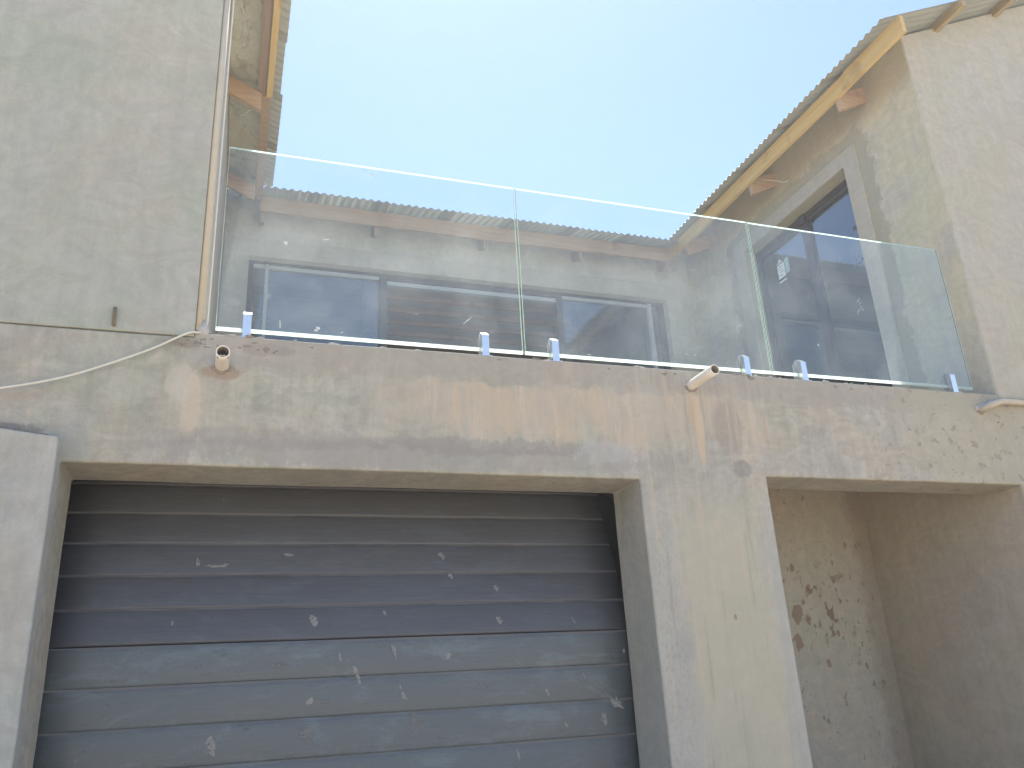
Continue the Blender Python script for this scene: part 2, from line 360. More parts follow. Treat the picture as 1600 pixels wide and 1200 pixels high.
M_DARK = simple("garage_inside", (0.10, 0.09, 0.085), 0.95, 0.2)

def m_ground():
    g = G("sandy_ground")
    a = g.noise(0.5, 6, 0.6); b = g.noise(6, 6, 0.7); c = g.noise(60, 4, 0.7)
    col = g.mix(a, (0.47, 0.36, 0.245), (0.57, 0.46, 0.335))
    col = g.mix(g.ma('MULTIPLY', g.step(b, 0.5, 0.75), 0.4), col, (0.34, 0.27, 0.19))
    return g.fin(col, 0.95, 0.2, normal=g.bump(g.ma('ADD', b, g.ma('MULTIPLY', c, .3)), 0.03))
M_GROUND = m_ground()
def m_floor():
    g = G("terrace_screed")
    a = g.noise(1.2, 6, 0.6); b = g.noise(12, 5, 0.7)
    return g.fin(g.mix(a, (0.46, 0.425, 0.36), (0.56, 0.52, 0.45)), 0.9, 0.25, normal=g.bump(b, 0.004))
M_FLOOR = m_floor()

def m_glass(name, tint, refl_rough=0.0, dust=0.06, filmcol=(0.75, 0.8, 0.8), fac_mul=1.0, dscale=2.2):
    """thin pane: tinted transparency + mirror by Fresnel + a dust film that also paints in pale haze"""
    g = G(name); t = g.t; t.nodes.remove(g.b)
    tr = t.nodes.new("ShaderNodeBsdfTransparent"); tr.inputs[0].default_value = (*tint, 1)
    gl = t.nodes.new("ShaderNodeBsdfGlossy"); gl.inputs['Roughness'].default_value = refl_rough
    gl.inputs[0].default_value = (1, 1, 1, 1)
    fr = t.nodes.new("ShaderNodeFresnel")
    geo = t.nodes.new("ShaderNodeNewGeometry")      # same air-to-glass Fresnel on both faces of the thin pane
    g.put(fr.inputs[0], g.ma('MULTIPLY_ADD', geo.outputs['Backfacing'], 1 / 1.5 - 1.5, 1.5))
    f = g.ma('MULTIPLY', fr.outputs[0], fac_mul, clamp=True)
    mx = t.nodes.new("ShaderNodeMixShader"); t.links.new(f, mx.inputs[0]); t.links.new(tr.outputs[0], mx.inputs[1]); t.links.new(gl.outputs[0], mx.inputs[2])
    df = t.nodes.new("ShaderNodeBsdfDiffuse"); df.inputs[0].default_value = (*filmcol, 1)
    tl = t.nodes.new("ShaderNodeBsdfTranslucent"); tl.inputs[0].default_value = (*filmcol, 1)
    dm = t.nodes.new("ShaderNodeMixShader"); dm.inputs[0].default_value = 0.5
    t.links.new(df.outputs[0], dm.inputs[1]); t.links.new(tl.outputs[0], dm.inputs[2])
    n1 = g.noise(dscale, 5, 0.6, dist=0.4); n2 = g.noise(9, 5, 0.7, off=(3, 3, 8)); n3 = g.noise(26, 3, 0.6, st=(1, 1, .5), off=(1, 2, 3))
    d = g.ma('ADD', g.step(n1, 0.35, 0.75, dust * 0.45, dust * 1.5), g.ma('MULTIPLY', g.step(n2, 0.60, 0.78), dust * 1.3))
    d = g.ma('ADD', d, g.ma('MULTIPLY', g.step(n3, 0.74, 0.78), 0.22))
    fm = t.nodes.new("ShaderNodeMixShader"); t.links.new(d, fm.inputs[0])
    t.links.new(mx.outputs[0], fm.inputs[1]); t.links.new(dm.outputs[0], fm.inputs[2])
    t.links.new(fm.outputs[0], g.out.inputs[0])
    return g.m
M_GLASS = m_glass("balustrade_glass", (0.935, 0.972, 0.978), 0.0, 0.065)
M_PANE = m_glass("door_glass", (0.58, 0.66, 0.70), 0.01, 0.13, (0.58, 0.68, 0.76), 3.0)  # bluish film colour also paints in the sky's reflection
M_PANED = m_glass("dark_door_glass", (0.45, 0.53, 0.58), 0.01, 0.12, (0.58, 0.68, 0.74), 3.0)
def m_side():
    g = G("green_glass_edge"); t = g.t; t.nodes.remove(g.b)
    tr = t.nodes.new("ShaderNodeBsdfTransparent"); tr.inputs[0].default_value = (0.42, 0.55, 0.50, 1)
    df = t.nodes.new("ShaderNodeBsdfDiffuse"); df.inputs[0].default_value = (0.30, 0.38, 0.35, 1)
    a = t.nodes.new("ShaderNodeMixShader"); a.inputs[0].default_value = 0.3
    t.links.new(tr.outputs[0], a.inputs[1]); t.links.new(df.outputs[0], a.inputs[2]); t.links.new(a.outputs[0], g.out.inputs[0])
    return g.m
M_SIDE = m_side()
def m_rim():
    g = G("lit_glass_edge"); t = g.t; t.nodes.remove(g.b)
    tl = t.nodes.new("ShaderNodeBsdfTranslucent"); tl.inputs[0].default_value = (0.90, 0.98, 0.95, 1)  # near-white colour paints in sunlight carried through the glass edge
    df = t.nodes.new("ShaderNodeBsdfDiffuse"); df.inputs[0].default_value = (0.75, 0.86, 0.82, 1)
    tr = t.nodes.new("ShaderNodeBsdfTransparent"); tr.inputs[0].default_value = (0.85, 0.95, 0.92, 1)
    a = t.nodes.new("ShaderNodeMixShader"); a.inputs[0].default_value = 0.35
    b = t.nodes.new("ShaderNodeMixShader"); b.inputs[0].default_value = 0.25
    t.links.new(tl.outputs[0], a.inputs[1]); t.links.new(df.outputs[0], a.inputs[2])
    t.links.new(a.outputs[0], b.inputs[1]); t.links.new(tr.outputs[0], b.inputs[2]); t.links.new(b.outputs[0], g.out.inputs[0])
    return g.m
M_RIM = m_rim()

# ------------------------------------------------------------------ mesh helpers
def obj(name, bm, mats, parent=None, smooth=False):
    me = bpy.data.meshes.new(name)
    bmesh.ops.recalc_face_normals(bm, faces=bm.faces)
    bm.to_mesh(me); bm.free()
    for mm in (mats if isinstance(mats, (list, tuple)) else [mats]): me.materials.append(mm)
    if smooth: me.shade_smooth()
    o = bpy.data.objects.new(name, me); COL.objects.link(o)
    if parent: setp(o, parent)
    return o
def world_of(o):
    M = Matrix.LocRotScale(o.location, o.rotation_euler, o.scale)
    return world_of(o.parent) @ o.matrix_parent_inverse @ M if o.parent else M
def setp(o, p):
    o.parent = p; o.matrix_parent_inverse = world_of(p).inverted()
def thing(name, label, cat, loc, group=None):
    o = bpy.data.objects.new(name, None); COL.objects.link(o); o.location = loc
    o.empty_display_size = 0.2
    tag(o, label, cat, group); return o
def tag(o, label=None, cat=None, group=None, kind=None):
    if label: o['label'] = label
    if cat: o['category'] = cat
    if group: o['group'] = group
    if kind: o['kind'] = kind
    return o
def box(bm, x0, x1, y0, y1, z0, z1, mi=0):
    v = [bm.verts.new((x, y, z)) for z in (z0, z1) for y in (y0, y1) for x in (x0, x1)]
    fs = []
    for q in ((0, 1, 3, 2), (4, 6, 7, 5), (0, 4, 5, 1), (2, 3, 7, 6), (0, 2, 6, 4), (1, 5, 7, 3)):
        f = bm.faces.new([v[i] for i in q]); f.material_index = mi; fs.append(f)
    return v
def bevel_all(bm, wdt, seg=2, ang=30):
    es = [e for e in bm.edges if len(e.link_faces) == 2 and e.calc_face_angle(0) > math.radians(ang)]
    bmesh.ops.bevel(bm, geom=es, offset=wdt, segments=seg, affect='EDGES', profile=0.5, clamp_overlap=True)
def union(boxes, bev=0.010, seg=2, wob=0.0, cuts=()):
    """one welded mesh from axis aligned boxes; edges rounded; faces smooth with hard flats"""
    xs = sorted({round(v, 4) for b in boxes for v in b[0:2]}); ys = sorted({round(v, 4) for b in boxes for v in b[2:4]}); zs = sorted({round(v, 4) for b in boxes for v in b[4:6]})
    occ = set()
    for i in range(len(xs) - 1):
        for j in range(len(ys) - 1):
            for k in range(len(zs) - 1):
                c = ((xs[i] + xs[i + 1]) / 2, (ys[j] + ys[j + 1]) / 2, (zs[k] + zs[k + 1]) / 2)
                if any(b[0] < c[0] < b[1] and b[2] < c[1] < b[3] and b[4] < c[2] < b[5] for b in boxes): occ.add((i, j, k))
    bm = bmesh.new(); vs = {}
    def V(i, j, k):
        if (i, j, k) not in vs: vs[(i, j, k)] = bm.verts.new((xs[i], ys[j], zs[k]))
        return vs[(i, j, k)]
    for (i, j, k) in occ:
        for d, q in (((-1, 0, 0), ((0, 0, 0), (0, 0, 1), (0, 1, 1), (0, 1, 0))), ((1, 0, 0), ((1, 0, 0), (1, 1, 0), (1, 1, 1), (1, 0, 1))),
                     ((0, -1, 0), ((0, 0, 0), (1, 0, 0), (1, 0, 1), (0, 0, 1))), ((0, 1, 0), ((0, 1, 0), (0, 1, 1), (1, 1, 1), (1, 1, 0))),
                     ((0, 0, -1), ((0, 0, 0), (0, 1, 0), (1, 1, 0), (1, 0, 0))), ((0, 0, 1), ((0, 0, 1), (1, 0, 1), (1, 1, 1), (0, 1, 1)))):
            if (i + d[0], j + d[1], k + d[2]) not in occ:
                bm.faces.new([V(i + a, j + b, k + c) for a, b, c in q])
    bmesh.ops.recalc_face_normals(bm, faces=bm.faces)
    for co, no in cuts:
        r = bmesh.ops.bisect_plane(bm, geom=bm.verts[:] + bm.edges[:] + bm.faces[:], plane_co=co, plane_no=no, clear_outer=True)
        ed = [e for e in r['geom_cut'] if isinstance(e, bmesh.types.BMEdge)]
        bmesh.ops.holes_fill(bm, edges=ed, sides=0)
    bmesh.ops.dissolve_limit(bm, angle_limit=0.01, verts=bm.verts, edges=bm.edges)
    if bev: bevel_all(bm, bev, seg)
    if wob:
        # hand-plastered arrises: cut the long edges up and let them wander
        for _ in range(5):
            bmesh.ops.subdivide_edges(bm, edges=[e for e in bm.edges if e.calc_length() > 0.13], cuts=1, use_grid_fill=False)
        for v in bm.verts:
            p = v.co * 1.6; v.co += Vector((mnoise.noise(p), mnoise.noise(p + Vector((7, 3, 1))), mnoise.noise(p + Vector((1, 9, 4))))) * wob
            q = p * 4.3; v.co += Vector((mnoise.noise(q), 0, mnoise.noise(q + Vector((5, 2, 8))))) * wob * .45
        bmesh.ops.triangulate(bm, faces=[f for f in bm.faces if len(f.verts) > 4])
    return bm
def tube(bm, pts, r, n=10, cap=True, mi=0, r2=None):
    pts = [Vector(p) for p in pts]; rings = []
    up = Vector((0.13, 0.31, 0.94))
    for i, p in enumerate(pts):
        t = (pts[min(i + 1, len(pts) - 1)] - pts[max(i - 1, 0)]).normalized()
        a = t.cross(up).normalized(); b = t.cross(a).normalized()
        rr = r if r2 is None else r + (r2 - r) * i / (len(pts) - 1)
        rings.append([bm.verts.new(p + (a * math.cos(2 * math.pi * k / n) + b * math.sin(2 * math.pi * k / n)) * rr) for k in range(n)])
    for A, B in zip(rings, rings[1:]):
        for k in range(n):
            f = bm.faces.new((A[k], A[(k + 1) % n], B[(k + 1) % n], B[k])); f.smooth = True; f.material_index = mi
    if cap:
        bm.faces.new(rings[0]).material_index = mi; bm.faces.new(rings[-1][::-1]).material_index = mi
    return rings
def spline(pts, n=8):
    pts = [Vector(p) for p in pts]; P = [pts[0] * 2 - pts[1]] + pts + [pts[-1] * 2 - pts[-2]]; out = []
    for i in range(1, len(P) - 2):
        for k in range(n):
            t = k / n; a, b, c, d = P[i - 1], P[i], P[i + 1], P[i + 2]
            out.append(0.5 * ((2 * b) + (c - a) * t + (2 * a - 5 * b + 4 * c - d) * t * t + (3 * b - a - 3 * c + d) * t ** 3))
    return out + [pts[-1]]
def lump(bm, c, rx, ry, rz, seed=0, sub=3, amt=0.35, mi=0):
    r = bmesh.ops.create_icosphere(bm, subdivisions=sub, radius=1.0)
    for v in r['verts']:
        k = 1 + amt * mnoise.noise(v.co * 1.7 + Vector((seed, seed * 2, 0))) + amt * .5 * mnoise.noise(v.co * 4.5 + Vector((seed, 0, 3)))
        v.co = Vector((v.co.x * rx, v.co.y * ry, v.co.z * rz)) * k + Vector(c)
    for v in r['verts']:
        for f in v.link_faces: f.material_index = mi; f.smooth = True

# ------------------------------------------------------------------ ground
bm = bmesh.new(); bmesh.ops.create_grid(bm, x_segments=2, y_segments=2, size=60)
tag(obj("ground", bm, M_GROUND), "bare sandy ground in front of the house", "ground", kind='structure')

# ------------------------------------------------------------------ the house
XL, XR = -0.215, 4.97           # inner faces of the two upper wings
YB = 3.55                       # courtyard back wall
ZT = 3.325                      # terrace level
ZE, PITCH = 6.27, 0.47          # eave height and roof slope
EXL, EXR, EYB = 0.196, 4.52, 3.15
house = thing("house", "unfinished grey plastered house with two upper wings round a roof terrace", "house", (2.1, 0, 0))

# lower front wall: wall left of garage, beam/parapet, column, wall right of recess
front = union([(-7, -0.727, 0, 0.36, 0, 3.30), (-0.727, 2.146, 0, 0.36, 2.652, 3.30), (2.146, 2.975, 0, 0.36, 0, 3.30),
               (2.975, XR, 0, 0.30, 2.69, 3.30), (XR, 10.6, 0, 0.30, 0, 3.30), (XL, XR, 0, 0.14, 3.30, ZT)], 0.012, 3, 0.004)
w_front = obj("wall", front, M_FRONT, house)
w_front['label'] = "stained front wall with the garage lintel and column"
# left pilaster
pil = union([(-3.2, -0.7265, -0.092, 0.02, 0, 2.742)], 0.010, 3, 0.004)
for v in pil.verts:
    if v.co.z > 2.6: v.co.z += (-0.73 - v.co.x) * 0.13
obj("pilaster", pil, M_PILA, house)
bm = bmesh.new()
for i in range(9):
    lump(bm, (-0.80 - 0.045 * i, -0.035, 2.755 + 0.0058 * i * 1.0), 0.035, 0.035, random.uniform(.006, .014), i, 2)
obj("mortar_dropping", bm, M_MORTD, house)

# upper gable walls
cutR = [((XR, 0, ZE + PITCH * (XR - EXR) - 0.03), (-PITCH, 0, 1)), ((7.75, 0, 7.75), (PITCH, 0, 1))]
cutR[1] = ((7.75, 0, ZE + PITCH * (7.75 - EXR) - 0.03), (PITCH, 0, 1))
gr = union([(XR + .001, 10.6, 0, 0.22, 3.30, 9)], 0.010, 3, 0.0, cuts=cutR)
o = obj("gable_wall", gr, M_GABR, house); o['label'] = "warm grey gable wall of the right wing"
xm = EXL - (7.75 - EXR)
cutL = [((XL, 0, ZE + PITCH * (EXL - XL) - 0.03), (PITCH, 0, 1)), ((xm, 0, ZE + PITCH * (EXL - xm) - 0.03), (-PITCH, 0, 1))]
gl = union([(-7, XL, -0.003, 0.22, 3.302, 9)], 0.005, 3, 0.0, cuts=cutL)
o = obj("gable_wall", gl, M_GABL, house); o['label'] = "grey green gable wall of the left wing"

# courtyard side walls and back wall
ZW = ZE + PITCH * (XR - EXR) - 0.035
dy0, dy1, dzt = 0.876, 2.44, 5.768
sw = union([(XR - .003, XR + 0.22, 0.010, dy0, ZT, ZW), (XR - .003, XR + 0.22, dy1, 9.6, ZT, ZW), (XR - .003, XR + 0.22, dy0, dy1, dzt, ZW)], 0.004, 2)
o = obj("wall", sw, M_COURT, house); o['label'] = "courtyard side wall of the right wing"
lw = union([(XL - 0.22, XL, 0.22, 9.6, ZT, ZW)], 0.008, 2)
obj("wall", lw, M_PL, house)['label'] = "courtyard side wall of the left wing"
bx0, bx1, bzt = 0.03, 4.63, 5.71
bw = union([(XL, bx0, YB, YB + 0.22, ZT, ZW), (bx1, XR, YB, YB + 0.22, ZT, ZW), (bx0, bx1, YB, YB + 0.22, bzt, ZW)], 0.008, 2)
obj("wall", bw, M_PL, house)['label'] = "courtyard back wall above the long sliding door"
# smooth raised bands round the openings
band = union([(XL + .002, bx0, YB - 0.018, YB + .01, ZT, 5.905), (bx1, XR - .002, YB - 0.018, YB + .01, ZT, 5.905), (bx0, bx1, YB - 0.018, YB + .01, bzt, 5.905)], 0.006, 2)
obj("plaster_band", band, M_BAND, house)
band = union([(XR - 0.022, XR + .01, 0.705, dy0, ZT, 5.915), (XR - 0.022, XR + .01, dy1, 2.61, ZT, 5.915), (XR - 0.022, XR + .01, dy0, dy1, dzt, 5.915)], 0.006, 2)
obj("plaster_band", band, M_BAND, house)

# terrace slab
bm = bmesh.new(); box(bm, -6.9, 10.5, 0.142, 9.4, 3.10, ZT - 0.002)
obj("terrace_slab", bm, M_FLOOR, house)
# recess right of the column
rw = union([(2.975, XR, 1.485, 1.70, 0, 3.098)], 0)
obj("recess_wall", rw, M_RECESS, house)
rw = union([(XR - .004, XR + .22, 0.012, 1.70, 0, 2.692), (XR - .004, XR + .22, 0.302, 1.70, 2.69, 3.098)], 0)
obj("recess_wall", rw, m_plaster("recess_side_plaster", 9.9, warm=(0.54, 0.465, 0.375), green=(0.50, 0.46, 0.365), grey=(0.51, 0.46, 0.385), pale=(0.56, 0.51, 0.435), contrast=0.6), house)
rw = union([(2.775, 2.972, 0.362, 4.2, 0, 3.098)], 0); obj("garage_wall", rw, M_DARK, house)
rw = union([(-1.3, 2.775, 4.2, 4.4, 0, 3.098), (-1.5, -1.3, 0.362, 4.4, 0, 3.098)], 0); obj("garage_wall", rw, M_DARK, house)

# rooms behind the glass doors
rm = bmesh.new()
box(rm, XL + .002, XR - .002, 7.6, 7.8, ZT, 6.25)
box(rm, XL - .1, XL + .05, YB + .222, 7.6, ZT, 6.25); box(rm, XR - .05, XR + .1, YB + .222, 7.6, ZT, 6.25)
obj("room_wall", rm, M_ROOM, house)
bm = bmesh.new(); box(bm, XL + .05, XR - .05, YB + .222, 7.6, 6.25, 6.27); obj("ceiling", bm, M_CEIL, house)
bm = bmesh.new(); box(bm, XL + .06, XR - .06, -0.019, 0.019, 6.19, 6.249)
bat0 = obj("ceiling_batten", bm, M_BATT, house); bat0.location.y = 4.05
for i in range(1, 9):
    c = bat0.copy(); COL.objects.link(c); c.location.y = 4.05 + 0.36 * i; c.parent = house; c.matrix_parent_inverse = bat0.matrix_parent_inverse
rm = bmesh.new(); box(rm, 8.9, 9.1, 0.22, 5.4, ZT, 6.4); box(rm, XR + .222, 8.9, 5.2, 5.4, ZT, 6.4); box(rm, XR + .222, 9.1, 0.224, 5.4, 6.4, 6.45)
obj("room_wall", rm, M_ROOM, house)

# ------------------------------------------------------------------ roofs
PIT = 0.0762
def sheet_mesh(u0, wid, lowf, highf, P):
    """corrugated sheet: u along the eave, v up the slope; P maps (u, v, off) to a point"""
    bm = bmesh.new(); n = int(round(wid / PIT * 6)); lo, hi = [], []
    for i in range(n + 1):
        u = u0 + wid * i / n; off = 0.0115 * math.cos(2 * math.pi * u / PIT)
        lo.append(bm.verts.new(P(u, lowf(u), off))); hi.append(bm.verts.new(P(u, highf(u), off)))
    for i in range(n):
        f = bm.faces.new((lo[i], lo[i + 1], hi[i + 1], hi[i])); f.smooth = True
    r = bmesh.ops.solidify(bm, geom=bm.faces[:], thickness=0.0016)
    return bm
def roof(label):
    e = bpy.data.objects.new("roof", None); COL.objects.link(e); setp(e, house); e['label'] = label; return e
rR, rL, rB = roof("corrugated roof of the right wing"), roof("corrugated roof of the left wing"), roof("corrugated roof over the back of the courtyard")
CW = 9 * PIT
RIDGE = 7.75 - EXR
for k in range(9):
    u0 = -0.27 + k * CW; e = random.uniform(-0.012, 0.012); lift = 0.003 * (k % 2); th = random.uniform(-.002, .002)
    for rr, sgn, ex in ((rR, 1, EXR), (rL, -1, EXL)):
        e = random.uniform(-0.012, 0.012)
        low = lambda u, e=e: max(e, (u - EYB) + 0.0) if u > EYB else e
        P = lambda u, v, off, sgn=sgn, ex=ex, lift=lift: (ex + sgn * v, u, ZE + PITCH * v + off + lift + 0.012)
        obj("roof_sheet", sheet_mesh(u0, CW + PIT * 1.5, low, lambda u: max(RIDGE, u - EYB + .01), P), M_SHEET, rr)
for k in range(7):
    u0 = EXL - 0.35 + k * CW; e = random.uniform(-0.012, 0.012); lift = 0.003 * (k % 2)
    low = lambda u, e=e: max(e, (u - EXR - .06) * 1.68, (EXL - .06 - u) * 1.68)
    P = lambda u, v, off, lift=lift: (u, 3.06 + v, 6.205 + 0.28 * v + off + lift + 0.008)
    obj("roof_sheet", sheet_mesh(u0, CW + PIT * 1.5, low, lambda u: 4.0, P), M_SHEET, rB)

def timber(name, mat, parent, p0, p1, wid, hgt, twist=0.0):
    """a squared timber between two points (top centre line), vertical height hgt"""
    bm = bmesh.new(); a, b = Vector(p0), Vector(p1); d = (b - a).normalized(); s = Vector((0, 0, 1)).cross(d).normalized()
    up = Vector((0, 0, 1)); vs = []
    for p in (a, b):
        for sx in (-.5, .5):
            for sz in (0, -1): vs.append(bm.verts.new(p + s * sx * wid + up * sz * hgt))
    for q in ((0, 1, 3, 2), (4, 6, 7, 5), (0, 2, 6, 4), (1, 5, 7, 3), (0, 4, 5, 1), (2, 3, 7, 6)): bm.faces.new([vs[i] for i in q])
    bevel_all(bm, 0.003, 1)
    return obj(name, bm, mat, parent)
def zroof(v): return ZE + PITCH * v
# right wing timbers
timber("fascia_board", M_FASC, rR, (4.655, -0.30, 6.300), (4.652, 0.335, 6.294), 0.036, 0.155)
timber("fascia_board", M_FASC, rR, (4.664, 0.340, 6.292), (4.658, 3.30, 6.294), 0.036, 0.148)
for i, v in enumerate((0.86, 1.62, 2.36, 3.05)):
    timber("purlin", M_PURL, rR, (EXR + v, -0.30 + 0.02 * i, zroof(v) - 0.002), (EXR + v, 0.30, zroof(v) - 0.002), 0.040, 0.082)
for y in (0.50, 1.80, 3.05):
    timber("rafter", M_RAFT, rR, (4.67, y, zroof(.15) - 0.155), (5.10, y, zroof(.58) - 0.155), 0.038, 0.16)
# back timbers
timber("fascia_board", M_FASCX, rB, (0.10, EYB + 0.16, 6.244), (2.05, EYB + 0.16, 6.234), 0.036, 0.160)
timber("fascia_board", M_FASCX, rB, (2.054, EYB + 0.166, 6.232), (4.64, EYB + 0.16, 6.244), 0.036, 0.160)
for x in (0.13, 1.24, 2.40, 3.50, 4.58):
    timber("rafter", M_RAFTY, rB, (x, EYB + 0.185, 6.135), (x, YB + 0.1, 6.28), 0.038, 0.155)
# left timbers
timber("fascia_board", M_FASC, rL, (0.098, -0.30, 6.300), (0.098, 1.75, 6.296), 0.050, 0.100)
timber("purlin", M_RAFTY, rL, (0.040, -0.30, 6.318), (0.036, 1.80, 6.314), 0.062, 0.100)
timber("fascia_board", M_FASCX, rL, (0.074, 1.755, 6.296), (0.080, 3.22, 6.292), 0.070, 0.110)
for y in (0.45, 1.72, 3.05):
    timber("rafter", M_RAFT, rL, (0.04, y, zroof(.15) - 0.155), (-0.36, y, zroof(.56) - 0.155), 0.038, 0.16)
# underlay film between wall and fascia
def underlay(P, un, vn):
    bm = bmesh.new(); g = [[bm.verts.new(P(i / un, j / vn)) for j in range(vn + 1)] for i in range(un + 1)]
    for i in range(un):
        for j in range(vn):
            f = bm.faces.new((g[i][j], g[i + 1][j], g[i + 1][j + 1], g[i][j + 1])); f.smooth = True
    return bm
def sag(a, b): return 0.035 * mnoise.noise(Vector((a * 9, b * 3, 1.0))) + 0.012 * mnoise.noise(Vector((a * 30, b * 9, 4.0)))
obj("roof_underlay", underlay(lambda a, b: (0.08 - 0.36 * b, -0.2 + 3.5 * a, zroof(0.12 + 0.36 * b) - 0.035 + sag(a, b)), 70, 10), M_UNDER, rL)
obj("roof_underlay", underlay(lambda a, b: (4.64 + 0.36 * b, 0.0 + 3.3 * a, zroof(0.12 + 0.36 * b) - 0.05 + 0.4 * sag(a, b)), 40, 6), M_UNDER, rR)

# ------------------------------------------------------------------ garage door
gd = bpy.data.objects.new("garage_door", None); COL.objects.link(gd); gd.location = (0.71, 0.38, 0); setp(gd, house)
gd['label'] = "dark grey garage door with its top section leaning in"
GX0, GX1, SH = -0.79, 2.200, 0.1785
def slat_mesh():
    bm = bmesh.new(); prof = []
    # profile (depth, height): shallow rounded face, pressed groove at the joint
    h = SH - 0.004
    pts = [(0.030, 0.0), (0.004, 0.0), (-0.001, 0.004), (-0.003, 0.012), (-0.006, 0.05), (-0.0065, h * .5), (-0.006, h - .05), (-0.005, h - 0.018), (-0.003, h - 0.010), (0.001, h - 0.003), (0.004, h + .004), (0.030, h + .004)]
    N = 14; rings = []
    for i in range(N + 1):
        x = GX0 + (GX1 - GX0) * i / N
        wv = 0.0016 * mnoise.noise(Vector((x * 2, 0, 3)))
        rings.append([bm.verts.new((x, d + wv, z)) for d, z in pts])
    for A, B in zip(rings, rings[1:]):
        for k in range(len(pts) - 1):
            f = bm.faces.new((A[k], B[k], B[k + 1], A[k + 1])); f.smooth = 1 < k < 9
    bm.faces.new(rings[0]); bm.faces.new(rings[-1][::-1])
    return bm
s0 = obj("slat", slat_mesh(), M_SLATL); s1 = obj("slat", slat_mesh(), M_SLAT)
TILT = math.radians(20)
for i in range(16):
    s = s0 if i == 0 else (s1 if i == 10 else (s0 if i < 10 else s1).copy())
    if i not in (0, 10): COL.objects.link(s)
    if i < 10:
        s.location = (random.uniform(-.002, .002), 0.382 + random.uniform(-.002, .002), 1.878 - SH * (i + 1))
        s.rotation_euler = (random.uniform(-.012, .012), 0, 0)
    else:
        k = i - 10
        s.location = (random.uniform(-.002, .002), 0.400 + SH * k * math.sin(TILT), 1.886 + SH * k * math.cos(TILT))
        s.rotation_euler = (-TILT + random.uniform(-.01, .01), 0, 0)
    setp(s, gd)
# door edge channel and track seen in the gap
bm = bmesh.new(); tube(bm, spline([(2.30, 0.44, 1.0), (2.30, 0.45, 2.1), (2.30, 0.52, 2.5), (2.30, 0.8, 2.78), (2.30, 1.6, 2.86)], 6), 0.022, 8)
obj("track", bm, M_ALU, gd)
# plaster splashes dried on the slats
def splash(bm, c, n, rx, rz, ang, seed):
    t = Vector((1, 0, 0)); u = n.cross(t).normalized(); rnd = random.Random(seed); k = 12
    cv = bm.verts.new(Vector(c) + n * 0.0018); ring = []
    for i in range(k):
        a = 2 * math.pi * i / k; r = 1 + rnd.uniform(-.45, .45)
        px, pz = math.cos(a) * rx * r, math.sin(a) * rz * r
        q = t * (px * math.cos(ang) - pz * math.sin(ang)) + u * (px * math.sin(ang) + pz * math.cos(ang))
        ring.append(bm.verts.new(Vector(c) + q))
    for i in range(k): bm.faces.new((cv, ring[i], ring[(i + 1) % k]))
nv = Vector((0, -1, 0)); nt = Vector((0, -math.cos(TILT), math.sin(TILT)))
low_s = [(0.646, 1.722, .010, .034, .35), (0.668, 1.676, .008, .026, .3), (0.842, 1.81, .008, .038, .25), (0.887, 1.600, .016, .030, .4), (0.872, 1.640, .007, .020, .4),
         (1.122, 1.777, .016, .012, .2), (1.659, 1.575, .006, .026, .4), (1.878, 1.645, .006, .022, .4), (1.975, 1.425, .016, .034, .3), (2.129, 1.766, .008, .012, .0),
         (1.755, 1.405, .006, .018, .5), (-0.009, 1.425, .020, .040, .4), (0.429, 1.60, .022, .018, .3), (1.48, 1.281, .010, .025, .3), (0.57, 1.79, .006, .022, .3), (2.06, 1.50, .04, .02, -.7)]
low_s += [(0.50, 1.585, .05, .022, .5), (0.42, 1.44, .035, .045, .2), (1.30, 1.62, .07, .018, -.3), (1.98, 1.545, .05, .03, -.6), (0.95, 1.46, .03, .05, .4), (0.30, 1.77, .05, .015, .1)]
hi_s = [(1.146, 0.556, 2.315, .014, .030, .5), (1.181, 0.516, 2.203, .010, .018, .5), (1.436, 0.488, 2.127, .012, .018, .3), (1.425, 0.423, 1.949, .012, .022, .6),
        (0.802, 0.444, 2.006, .009, .012, 0), (0.442, 0.433, 1.976, .020, .026, .2), (0.311, 0.56, 2.324, .020, .010, 0), (-0.131, 0.545, 2.284, .010, .024, 0.1),
        (1.854, 0.419, 1.938, .006, .018, .5), (-0.037, 0.539, 2.266, .055, .009, .05), (-0.222, 0.434, 1.978, .006, .012, .3), (-0.03, 0.681, 2.64, .003, .018, .0)]
for i, (x, z, rx, rz, a) in enumerate(low_s):
    bm = bmesh.new(); splash(bm, (x, 0.3740, z), nv, rx, rz, a, i); obj("plaster_splash", bm, M_SPL if i < 16 else M_SCUF, gd)
for i, (x, y, z, rx, rz, a) in enumerate(hi_s):
    s = (z - 1.886) / math.cos(TILT); c = Vector((x, 0.400 + s * math.sin(TILT), 1.886 + s * math.cos(TILT))) + nt * 0.0075
    bm = bmesh.new(); splash(bm, c, nt, rx, rz, a, 50 + i); obj("plaster_splash", bm, M_SPL, gd)

# ------------------------------------------------------------------ sliding doors
def frame_bars(bars, mat, parent, name="frame", bev=0.003):
    bm = bmesh.new()
    for b in bars: box(bm, *b)
    bevel_all(bm, bev, 1)
    return obj(name, bm, mat, parent)
